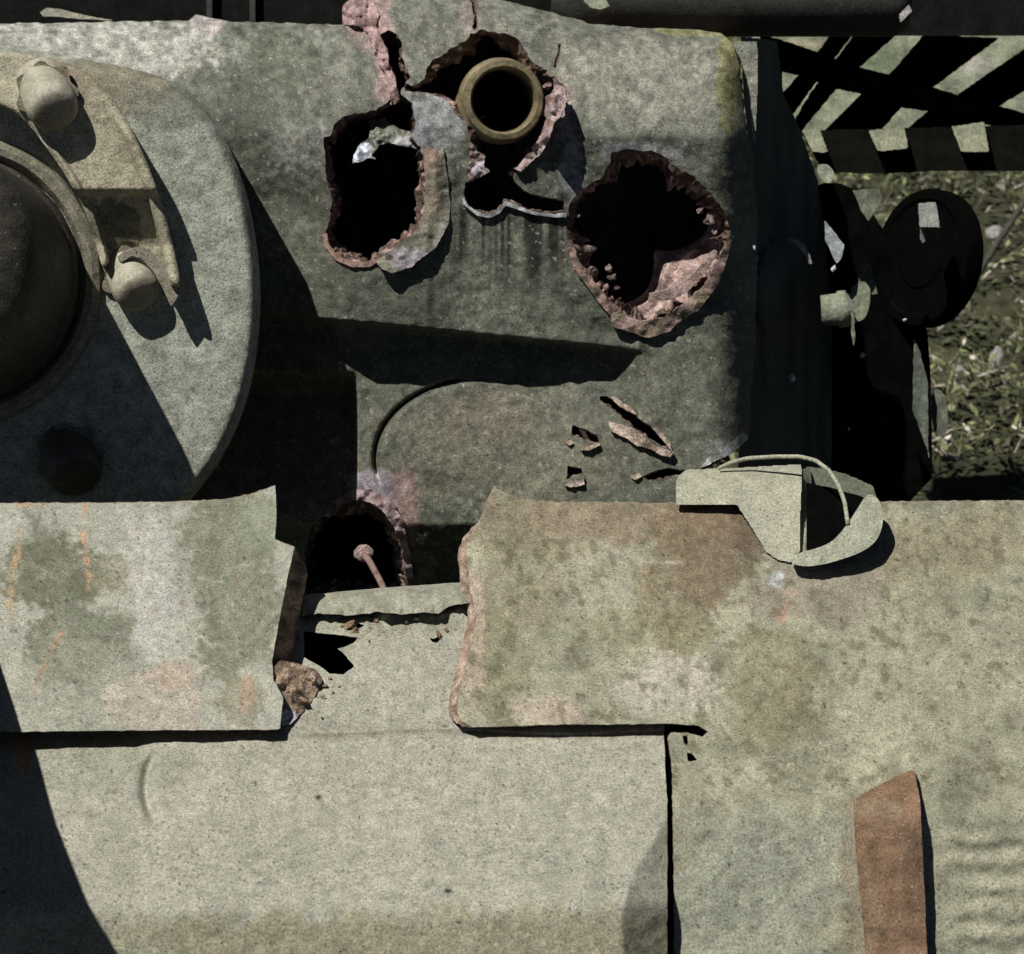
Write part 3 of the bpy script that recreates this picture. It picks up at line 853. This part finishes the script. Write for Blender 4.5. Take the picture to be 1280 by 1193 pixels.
LOW = [(-90, 775), (380, 744), (480, 735), (596, 727), (700, 720), (834, 715), (830, 930), (834, 1000), (834, 1260), (-90, 1260)]
LH = [rough([(380, 789), (402, 792), (426, 794), (449, 797), (440, 805), (422, 811), (430, 818), (443, 833), (430, 843), (412, 842), (398, 832), (380, 822)], 1, 3.5, 61),
      rough([(431, 780), (437, 774), (446, 779), (456, 782), (446, 787), (434, 789)], .8, 3, 62), rough([(536, 797), (541, 803), (547, 803), (553, 796), (549, 795), (542, 799)], .5, 3, 63)]
low = sheet('lower_plate', hull, rough(LOW, 1.0, 8, 41), low_w, M_DECK, low_c, thick=40, step=2.5, holes=LH, hole_thick=[16, 12, 10], rim_mat=M_RUST, rim_cf=torn_c((.2, .17, .12), (.1, .08, .06)))
UN = [(-90, 800), (870, 760), (1600, 760), (1600, 1300), (-90, 1300)]
sheet('dark_backing', hull, UN, lambda X, Y: -320 - .9 * (Y - 740), M_BLACK, const((.008, .008, .008)), thick=60, step=20)  # black sheet stands for the dark void below the plates


# torn plate on the left
def left_w(X, Y):
    w = -436 - 1.0 * (Y - 740)
    A = np.interp(Y, [600, 640, 720, 800, 860, 905], [40, 70, 95, 85, 35, 0])
    w -= A * S((X - 262) / 170) ** 1.3 * 1.5
    w += (fbm(X, Y, 80, 171) - .5) * 8 + (fbm(X, Y, 14, 173) - .5) * 1.6
    w += 9 * np.exp(-np.clip(Y - 627, 0, 100) / 7)
    return w


def left_c(X, Y):
    c = np.array(np.broadcast_to([.31, .31, .255], X.shape + (3,)))
    c *= (.75 + .5 * fbm(X, Y, 50, 175))[..., None]
    c = blend_over(c, [(60, 715, 62, 62, (.12, .125, .08), .95), (95, 800, 62, 56, (.135, .145, .10), .85), (150, 720, 30, 24, (.2, .19, .13), .6), (292, 735, 66, 118, (.165, .172, .122), 1), (325, 655, 30, 40, (.19, .205, .15), .8),
                          (195, 720, 30, 110, (.4, .39, .35), .8), (110, 860, 110, 60, (.25, .26, .2), .5), (190, 880, 60, 34, (.4, .33, .28), .6), (220, 845, 40, 20, (.38, .29, .23), .6), (305, 880, 30, 34, (.2, .19, .13), .7), (310, 870, 14, 30, (.33, .2, .13), .4),
                          (10, 660, 30, 20, (.38, .38, .35), .5)], X, Y, 177)
    c = scratches(flecks(c, X, Y, 320), X, Y, (0, 640, 330, 900), 10, 3)
    for ln, wd, colr in (([(108, 628), (103, 660), (108, 700), (114, 735)], 5, (.46, .27, .17)), ([(26, 660), (20, 700), (14, 740), (12, 770)], 7, (.40, .28, .16)), ([(78, 790), (60, 820), (42, 866)], 3.5, (.33, .19, .11)), ([(20, 630), (60, 632)], 5, (.4, .27, .16))):
        c = streak(c, X, Y, ln, wd, colr)
    return c


LEFT = [(-90, 629), (120, 629), (240, 627), (285, 624), (318, 617), (344, 607), (346, 640), (343, 674), (368, 684), (360, 720), (350, 770), (344, 805), (340, 826), (342, 850), (354, 872), (350, 912), (200, 913), (-90, 916)]
sheet('torn_plate', hull, rough(LEFT, .9, 6, 43), left_w, M_DECK, left_c, step=3, rim_mat=M_RUST,
      thick=lambda X, Y: np.where(X > 250, 12 + 62 * S((900 - Y) / 60) * S((Y - 660) / 30), 13), k=5, rimj=1.4,
      rim_cf=lambda X, Y: torn_c((.30, .2, .14), (.09, .075, .055))(X, Y),
      shift=lambda x, y, t, s: (np.where((x > 330) & (y > 676) & (y < 850), 24 * S(t * 1.6 - .3) * S((y - 680) / 40), 0), 0 * y))
RIB = [(378, 745), (480, 736), (600, 728), (600, 752), (560, 758), (548, 768), (530, 766), (505, 768), (470, 765), (440, 770), (400, 767), (378, 770)]
sheet('edge_rib', hull, rough(RIB, 1.6, 4, 42), lambda X, Y: low_w(X, Y) - 20 + 14 * np.clip(1 - (Y - 742 + .073 * (X - 385)) / 14, 0, 1) ** 2 + (fbm(X, Y, 14, 150) - .5) * 5, M_DECK,
      lambda X, Y: np.array([.28, .28, .215]) * (.7 + .6 * fbm(X, Y, 14, 152))[..., None], thick=14, step=2, rimj=1)
# rusted rubble in the break
rub = [(342, 834), (352, 824), (364, 828), (378, 832), (398, 838), (402, 852), (396, 866), (386, 884), (366, 902), (352, 910), (348, 890), (344, 860)]
sheet('rust_scab', hull, rough(rub, 2.4, 3.5, 45), lambda X, Y: left_w(X * 0 + 340, Y) + 4 + .7 * (X - 345) + (fbm(X, Y, 18, 181) - .5) * 22, M_RUST,
      lambda X, Y: blend_over(np.array(np.broadcast_to([.30, .22, .155], X.shape + (3,))) * (.3 + 1.2 * fbm(X, Y, 8, 183))[..., None], [(372, 872, 9, 12, (.04, .03, .02), .95), (390, 850, 12, 10, (.4, .3, .26), .7), (352, 845, 10, 14, (.38, .28, .2), .7), (358, 898, 14, 10, (.5, .5, .56), .9)], X, Y, 185), thick=20, step=2)
for i, (x, y, s) in enumerate([(360, 838, 7), (384, 842, 6), (372, 852, 8), (392, 852, 6), (358, 866, 8), (380, 876, 5), (352, 812, 6), (358, 800, 5), (436, 782, 6), (444, 788, 4), (548, 794, 5), (558, 788, 3), (406, 858, 3), (412, 848, 2.5), (404, 872, 3), (416, 866, 2), (398, 890, 2.5), (470, 776, 3), (520, 774, 4), (508, 778, 2.5), (576, 842, 3), (572, 868, 3), (566, 880, 2), (424, 858, 2), (578, 812, 3.5), (460, 800, 2)]):
    w_ = low_w(np.array([float(x)]), np.array([float(y)]))[0] - (14 if x < 400 else 2)
    chunk('rust_flake', hull, x, y, w_, s, M_RUST, torn_c((.36, .27, .17), (.2, .13, .08)), i + 3, (1.3, .8, 1), 2)


# big plate on the right
def right_w(X, Y):
    sm = 6 * np.logaddexp(0, (Y - 1015) / 6)
    w = -434 - 1.0 * (Y - sm - 740) - .2 * sm
    # lower edge fades into the plate right of the seam
    A = np.interp(Y, [600, 650, 700, 760], [36, 26, 14, 0])
    w -= A * S((690 - X) / 90)
    w += 9 * np.exp(-np.clip(Y - 627, 0, 100) / 7)
    # cast ripples at far right
    rp = S((X - 1170 - .1 * (Y - 1030)) / 25) * S((Y - 1010) / 40)
    w += rp * 2.3 * fbm(X, Y, 40, 190) * 1.3 * np.sin((Y + 30 * fbm(X, Y * .6, 70, 191)) * 2 * np.pi / 29)
    return w + (fbm(X, Y, 90, 193) - .5) * 9 + (fbm(X, Y, 16, 195) - .5) * 2.2


def right_c(X, Y):
    c = np.array(np.broadcast_to([.264, .26, .188], X.shape + (3,))) * (.5 + 1.0 * fbm(X, Y, 36, 197))[..., None]
    c = blend_over(c, [(740, 650, 150, 44, (.22, .165, .11), .75), (880, 650, 60, 40, (.19, .13, .08), .8), (650, 720, 60, 100, (.235, .21, .14), .7), (620, 830, 40, 70, (.19, .185, .115), .7), (770, 730, 70, 60, (.33, .32, .24), .7),
                       (850, 740, 50, 90, (.19, .165, .10), .75), (800, 790, 90, 30, (.23, .215, .125), .5), (830, 860, 60, 40, (.42, .385, .33), .8), (690, 888, 46, 22, (.40, .34, .27), .8), (960, 860, 60, 70, (.19, .175, .10), .7), (1000, 900, 40, 30, (.2, .19, .12), .6),
                       (1030, 740, 90, 40, (.22, .18, .15), .6), (1180, 680, 120, 40, (.22, .19, .12), .6), (1150, 740, 40, 60, (.2, .18, .12), .4), (1100, 850, 70, 90, (.33, .31, .225), .5), (1240, 820, 60, 60, (.3, .28, .21), .5), (950, 1100, 120, 90, (.27, .285, .22), .8), (900, 980, 60, 30, (.33, .31, .23), .5),
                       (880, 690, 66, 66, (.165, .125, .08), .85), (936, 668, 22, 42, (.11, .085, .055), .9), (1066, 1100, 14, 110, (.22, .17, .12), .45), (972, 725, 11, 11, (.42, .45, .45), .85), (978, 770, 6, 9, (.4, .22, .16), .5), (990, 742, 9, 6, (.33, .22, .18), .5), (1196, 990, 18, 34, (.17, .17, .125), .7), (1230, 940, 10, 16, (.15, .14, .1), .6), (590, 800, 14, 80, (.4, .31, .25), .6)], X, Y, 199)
    c = streak(c, X, Y, [(984, 752), (976, 766), (970, 776)], 3, (.36, .19, .13))
    c = scratches(flecks(c, X, Y, 310), X, Y, (600, 640, 1270, 1180), 26, 2)
    sp = S((fbm(X, Y, 13, 201) - .60) / .1)[..., None] * S((1010 - Y) / 30)[..., None]
    c = c * (1 - .6 * sp) + np.array([.11, .10, .06]) * .6 * sp
    return c


RIGHTP = [(618, 607), (632, 616), (650, 623), (700, 628), (845, 629), (1000, 628), (1300, 626), (1600, 624), (1630, 1260), (843, 1260), (842, 1060), (840, 960), (835, 922), (838, 916), (862, 916), (878, 922), (885, 915), (873, 907), (840, 905), (700, 906), (590, 909), (577, 902), (571, 890),
          (574, 866), (582, 836), (590, 800), (596, 770), (588, 738), (583, 690), (585, 672), (600, 652), (607, 630)]
H1 = [(853, 920), (859, 920), (861, 932), (856, 933)]
H2 = [(858, 941), (865, 942), (872, 951), (860, 953)]
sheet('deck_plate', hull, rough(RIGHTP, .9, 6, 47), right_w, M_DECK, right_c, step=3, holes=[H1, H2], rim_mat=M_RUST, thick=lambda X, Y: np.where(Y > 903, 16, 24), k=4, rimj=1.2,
      rim_cf=lambda X, Y: torn_c((.38, .29, .24), (.24, .17, .12))(X, Y),
      shift=lambda x, y, t, s: (np.where((x < 612) & (y > 640) & (s == 0), -11 * S(t * 1.5) * S((y - 640) / 60), 0), 0 * y))
# brown welded strip
TAB = [(1066, 1002), (1078, 992), (1136, 963), (1143, 963), (1150, 1000), (1154, 1080), (1162, 1250), (1086, 1250), (1078, 1150), (1070, 1070)]
sheet('rusty_strip', hull, rough(TAB, .8, 6, 49), lambda X, Y: right_w(X * 0 + 1100, Y) - 26 + (fbm(X, Y, 30, 203) - .5) * 4, M_DECK,
      lambda X, Y: blend_over(np.array([.185, .115, .068]) * (.55 + .9 * fbm(X, Y, 26, 205))[..., None], [(1100, 1010, 40, 14, (.23, .18, .12), .5), (1140, 1090, 12, 60, (.12, .075, .045), .6), (1090, 1140, 14, 50, (.24, .17, .11), .5)], X, Y, 207), thick=26, step=3)

# folded sheet bracket on the back edge
br = thing('bracket', 'folded pale sheet metal bracket with open dark end and wire hoop on the deck edge', 'bracket', P(960, 690, -400))
BC = (.33, .325, .25)
FP = [(845, 604), (849, 595), (858, 588), (930, 585), (1001, 581), (1003, 589), (1001, 640), (1000, 690), (988, 704), (972, 700), (958, 690), (940, 660), (922, 632), (845, 631)]
def fp_w(X, Y): return .045 * np.clip(618 - .07 * (X - 850) - Y, 0, 60) ** 2 - 342 - .72 * (Y - 628) - .05 * (X - 920) + (fbm(X, Y, 40, 211) - .5) * 3
sheet('front_panel', br, FP, fp_w, M_DECK, lambda X, Y: np.array(BC) * (.88 + .24 * fbm(X, Y, 40, 213))[..., None], thick=7, step=3)
EP = [(998, 589), (1012, 585), (1014, 600), (1010, 640), (1009, 690), (998, 692)]
sheet('end_flange', br, EP, lambda X, Y: fp_w(X, Y) + 1 + 2.2 * (X - 998), M_DECK, const((.15, .16, .12)), thick=6, step=2)
BP = [(1008, 584), (1030, 586), (1060, 594), (1091, 608), (1096, 620), (1084, 626), (1062, 620), (1040, 612), (1008, 606)]
sheet('back_panel', br, BP, lambda X, Y: -254 - .35 * (Y - 590) + 0 * X, M_DARK, const((.11, .125, .085)), thick=6, step=3)  # panel coloured darker for the shade inside the bracket
sheet('dark_opening', br, [(1008, 604), (1042, 611), (1086, 624), (1090, 640), (1070, 678), (1034, 694), (1008, 697)], lambda X, Y: -342 - 1.0 * (Y - 628), M_BLACK, const((.003, .003, .003)), thick=4, step=4)  # flat black sheet stands for shade inside the open end
FL = [(985, 703), (998, 691), (1020, 686), (1040, 678), (1056, 660), (1072, 636), (1082, 619), (1092, 618), (1101, 628), (1105, 650), (1098, 674), (1082, 688), (1060, 697), (1030, 706), (1004, 709)]
sheet('bottom_flap', br, smooth_poly(FL, 2), lambda X, Y: -414 - .62 * (Y - 690) - .12 * (X - 990) + (fbm(X, Y, 20, 215) - .5) * 8, M_DECK,
      lambda X, Y: np.array((.28, .29, .22)) * (.8 + .4 * fbm(X, Y, 20, 217))[..., None], thick=16, step=2)
hp = [(898, 586, -30, 2.5), (915, 578, -36, 3), (935, 573, -42, 3), (970, 571, -60, 3), (1000, 571, -75, 3), (1020, 576, -90, 3), (1036, 588, -105, 3), (1048, 606, -118, 3), (1056, 628, -130, 3), (1060, 656, -142, 3)]
hx = np.array(hp, float); hx[:, 2] -= 260; tt = np.linspace(0, len(hp) - 1, 40)
hx[:, 3] = 2.4
tube('wire_hoop', br, [tuple(np.interp(t, range(len(hp)), hx[:, j]) for j in range(4)) for t in tt], M_DECK, (.33, .33, .25), 10)

# unseen plate left of the view, added and shaped to shade the near corner
shade_pl = thing('shade_plate', 'unseen upright plate added to shade the near left corner of the hull', 'shadow plate', P(-130, 1000, -420))
gp = [(-75, 700, 40), (-75, 820, 175), (-78, 1000, 290), (-80, 1200, 420), (-82, 1400, 520)]
V = []; F = []
for x, y, h in gp:
    b_ = P(x, y, -410 - (y - 740)); nrm = (UP - FWD) / math.sqrt(2)
    for q_ in (b_, b_ + nrm * h / 1000):
        V.append(q_); V.append(q_ - RIGHT * .03)
for i in range(len(gp) - 1):
    a = i * 4; c = a + 4
    F += [[a, c, c + 2, a + 2], [a + 1, a + 3, c + 3, c + 1], [a + 2, c + 2, c + 3, a + 3], [a, a + 1, c + 1, c]]
F += [[0, 2, 3, 1], [16, 17, 19, 18]]
mesh_obj('shade_plate_mesh', shade_pl, V, F, M_DECK, None, False, np.tile(np.array([.2, .2, .15]), (len(V), 1)))

# ================================================================== RUNNING GEAR ON THE RIGHT
gear = thing('running_gear', 'black wheel and suspension arms in deep shade right of the casting', 'running gear', P(1110, 640, 420))
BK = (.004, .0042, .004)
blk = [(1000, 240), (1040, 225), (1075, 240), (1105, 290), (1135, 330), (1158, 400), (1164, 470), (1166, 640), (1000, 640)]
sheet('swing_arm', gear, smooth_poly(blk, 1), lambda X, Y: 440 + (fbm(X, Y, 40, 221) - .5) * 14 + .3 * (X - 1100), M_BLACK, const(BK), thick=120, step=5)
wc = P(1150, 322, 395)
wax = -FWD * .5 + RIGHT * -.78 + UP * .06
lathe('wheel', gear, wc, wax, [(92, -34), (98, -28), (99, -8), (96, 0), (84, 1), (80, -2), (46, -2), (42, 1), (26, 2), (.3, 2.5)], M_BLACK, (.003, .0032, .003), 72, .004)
clip = [(1148, 255), (1170, 253), (1173, 268), (1175, 285), (1150, 284)]
sheet('clip', gear, clip, lambda X, Y: 262 + 0 * X + .8 * (268 - Y), M_DARK, const((.2, .21, .19)), thick=14, step=3)
sheet('clip', gear, [(1150, 286), (1156, 286), (1158, 300), (1154, 306), (1150, 298)], lambda X, Y: 264 + 0 * X, M_DARK, const((.12, .13, .12)), thick=10, step=2)
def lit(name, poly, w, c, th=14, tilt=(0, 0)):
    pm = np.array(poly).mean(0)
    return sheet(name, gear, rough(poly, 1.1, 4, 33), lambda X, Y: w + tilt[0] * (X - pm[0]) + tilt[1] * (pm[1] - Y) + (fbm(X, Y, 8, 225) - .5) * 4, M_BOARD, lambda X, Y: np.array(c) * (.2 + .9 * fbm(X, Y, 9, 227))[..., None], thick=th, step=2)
lit('collar', smooth_poly([(1020, 206), (1032, 204), (1042, 212), (1043, 224), (1034, 231), (1022, 220)], 1), 150, (.28, .3, .22), 20, (0, .8))
lit('link', [(1066, 238), (1100, 236), (1102, 250), (1094, 264), (1085, 277), (1076, 262)], 230, (.16, .18, .125), 12, (0, .5))
lit('link', [(1031, 275), (1042, 290), (1055, 306), (1052, 322), (1046, 330), (1040, 318), (1032, 300)], 190, (.33, .36, .38), 10, (0, .6))
lit('link', [(1080, 324), (1088, 334), (1097, 367), (1080, 372), (1072, 356)], 250, (.15, .18, .11), 12, (0, .4))
tube('pivot', gear, [(1026, 388, 232, 20), (1046, 387, 230, 22), (1048, 387, 230, 25), (1058, 386, 229, 25), (1060, 386, 229, 21), (1074, 383, 228, 19)], M_BOARD, (.25, .27, .2), 28)
lit('lug', smooth_poly([(1062, 364), (1070, 352), (1084, 352), (1090, 372), (1082, 398), (1070, 404)], 1), 214, (.22, .25, .17), 20, (0, .5))
lit('cotter_pin', [(1064, 384), (1068, 396), (1069, 420), (1067, 434), (1064, 420)], 196, (.3, .3, .22), 6)
lit('rail_edge', [(1143, 424), (1150, 440), (1160, 478), (1160, 560), (1163, 580), (1158, 560), (1140, 510), (1141, 470)], 300, (.12, .14, .11), 20, (0, .3))
lit('end_block', smooth_poly([(1163, 485), (1180, 488), (1185, 515), (1184, 545), (1166, 546)], 1), 330, (.12, .135, .1), 30, (0, .4))
for (x, y, s, w_) in ((990, 473, 6, 210), (1078, 444, 4, 300), (1061, 536, 3, 300), (1131, 400, 3, 300), (1042, 336, 4, 160), (943, 310, 3, 60)):
    chunk('paint_flake', gear, x, y, w_, s, M_BARE, const((.5, .52, .55)), x, (1.2, .8, .6), 1, .4)
arc = [(986, 298), (996, 299), (1006, 307), (1012, 318), (1015, 330), (1012, 331), (1006, 318), (998, 308), (988, 302)]
lit('highlight_arc', arc, 210, (.4, .4, .36), 6)  # pale sliver stands for a highlight on the side wall's bulge

# ================================================================== BACKGROUND: SLATTED FRAME, BEAMS
fr = thing('slatted_frame', 'dark slatted frame of diagonal bars with pale blocks for sun patches at upper right', 'slatted frame', P(1130, 230, 900))
BKB = (.009, .0095, .008)
def bar(name, poly, w, c=BKB, th=40, mat=M_BLACK, tilt=0):
    return sheet(name, fr, poly, lambda X, Y: w + tilt * (150 - Y) + (fbm(X, Y, 30, 231) - .5) * 5, mat or M_DARK, const(c), thick=th, step=4)
bar('slat', [(1042, 40), (1068, 42), (1014, 113), (986, 152), (968, 152), (976, 120), (998, 95), (1022, 66)], 800)
bar('slat', [(1070, 42), (1122, 44), (1075, 85), (1045, 113), (1003, 164), (990, 164), (995, 148), (1015, 114)], 800)
bar('slat', [(1155, 44), (1250, 48), (1167, 110), (1127, 135), (1098, 168), (1028, 168), (1077, 118), (1112, 94)], 800)
bar('slat', [(1310, 42), (1310, 98), (1248, 134), (1224, 164), (1126, 168), (1160, 140), (1197, 119)], 800)
bar('cross_beam', [(950, 42), (1000, 58), (1075, 85), (1112, 94), (1167, 110), (1197, 119), (1310, 150), (1310, 176), (1240, 158), (1160, 140), (1127, 135), (1077, 118), (1045, 112), (998, 95), (955, 86)], 750, th=45)
bar('bottom_rail', [(1000, 164), (1130, 161), (1310, 156), (1310, 214), (1180, 214), (1100, 218), (1030, 216)], 690, th=60)
bar('post', [(960, 48), (978, 50), (978, 170), (1006, 235), (985, 235), (955, 170)], 790)
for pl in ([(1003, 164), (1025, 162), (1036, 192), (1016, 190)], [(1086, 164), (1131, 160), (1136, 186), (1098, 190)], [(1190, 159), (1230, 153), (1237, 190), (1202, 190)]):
    bar('sun_pad', pl, 676, (.25, .26, .18), 12, M_BOARD, .4)  # pale blocks stand in for sun patches on the rail

slab = thing('pale_slab', 'pale mossy slab showing in stripes behind the slatted frame', 'slab', P(1130, 180, 1200))
sheet('slab_face', slab, [(940, 30), (1330, 30), (1330, 170), (940, 175)], lambda X, Y: 1150 + 1.2 * (175 - Y) + 0 * X, M_BOARD,
      lambda X, Y: blend_over(np.array(np.broadcast_to([.19, .21, .145], X.shape + (3,))) * (.2 + 1.4 * fbm(X, Y, 13, 235))[..., None], [(1100, 75, 30, 20, (.1, .13, .07), .6), (1220, 80, 20, 15, (.3, .28, .25), .7), (1005, 56, 30, 8, (.3, .26, .17), .7)], X, Y, 237), thick=60, step=4)

rol = thing('roller', 'thick dark round bar crossing above the casting at top right', 'bar', P(900, 10, 420))
tube('barrel', rol, [(690, -4, 420, 46), (760, -2, 420, 50), (900, 0, 420, 52), (1050, 0, 420, 52), (1118, 2, 420, 50), (1134, 2, 420, 40)], M_DARK, (.035, .04, .032), 40)
lit2 = [(1124, 18), (1136, 6), (1141, 14), (1134, 20), (1126, 30)]
sheet('glint_tip', rol, lit2, lambda X, Y: 355 + 0 * X, M_BARE, const((.4, .38, .36)), thick=8, step=2)  # pale sheet stands for the glint on the bar's end
bm1 = thing('back_beam', 'long black beam across the top edge behind the casting', 'beam', P(300, 0, 700))
sheet('beam_face', bm1, [(-120, -60), (1340, -60), (1340, 46), (700, 44), (-120, 60)], lambda X, Y: 640 + 0 * X + (fbm(X, Y, 40, 241) - .5) * 10, M_BLACK, const((.012, .0125, .012)), thick=120, step=10)
for x in (258, 312):
    sheet('batten', bm1, [(x, -40), (x + 7, -40), (x + 7, 50), (x, 50)], lambda X, Y: 622 + 0 * X, M_DARK, const((.03, .03, .028)), thick=14, step=3)
lf_ = thing('pale_offcut', 'small pale chip lying on the top edge of the casting at left', 'chip', P(66, 18, 300))
sheet('chip', lf_, rough([(50, 16), (58, 10), (72, 11), (86, 14), (120, 22), (150, 26), (100, 24), (70, 21), (54, 21)], .8, 4, 51), lambda X, Y: 300 + 0 * X, M_BOARD, const((.33, .33, .26)), thick=10, step=2)
lf2 = thing('pale_offcut', 'small pale chip on the dark bar above the middle shell hole', 'chip', P(745, 6, 360))
sheet('chip', lf2, rough([(728, 0), (742, -4), (758, 0), (762, 8), (750, 12), (738, 10)], .8, 4, 52), lambda X, Y: 350 + 0 * X, M_BOARD, const((.3, .32, .24)), thick=10, step=2)

# stick and stones in the weeds
stk = tube('stick', None, [(1300, 222, 2000, 6), (1250, 300, 1960, 7), (1215, 355, 1930, 7), (1190, 396, 1900, 6)], M_RUST, (.06, .055, .045), 9, True, .2)
tag(stk, 'thin dark stick slanting through the weeds at right edge', 'stick')
for i, (x, y, s, lab) in enumerate([(1243, 292, 20, 'pale stone beside the slanting stick in the weeds'), (1246, 446, 18, 'pale stone among weeds level with the black wheel bottom'), (1200, 462, 16, 'small pale stone nearest the running gear end block')]):
    ray = P(x, y, 0) - CAM; t = (0.06 - CAM[2]) / ray[2]; w_ = (t * D - D) * 1000
    st_ = chunk('stone', None, x, y, w_, s * .6, M_SOIL, const((.33, .32, .3)), i, (1, .8, 1), 2, .35)
    tag(st_, lab, 'stone')
for o in bpy.data.objects:
    if '_o' in o: del o['_o']
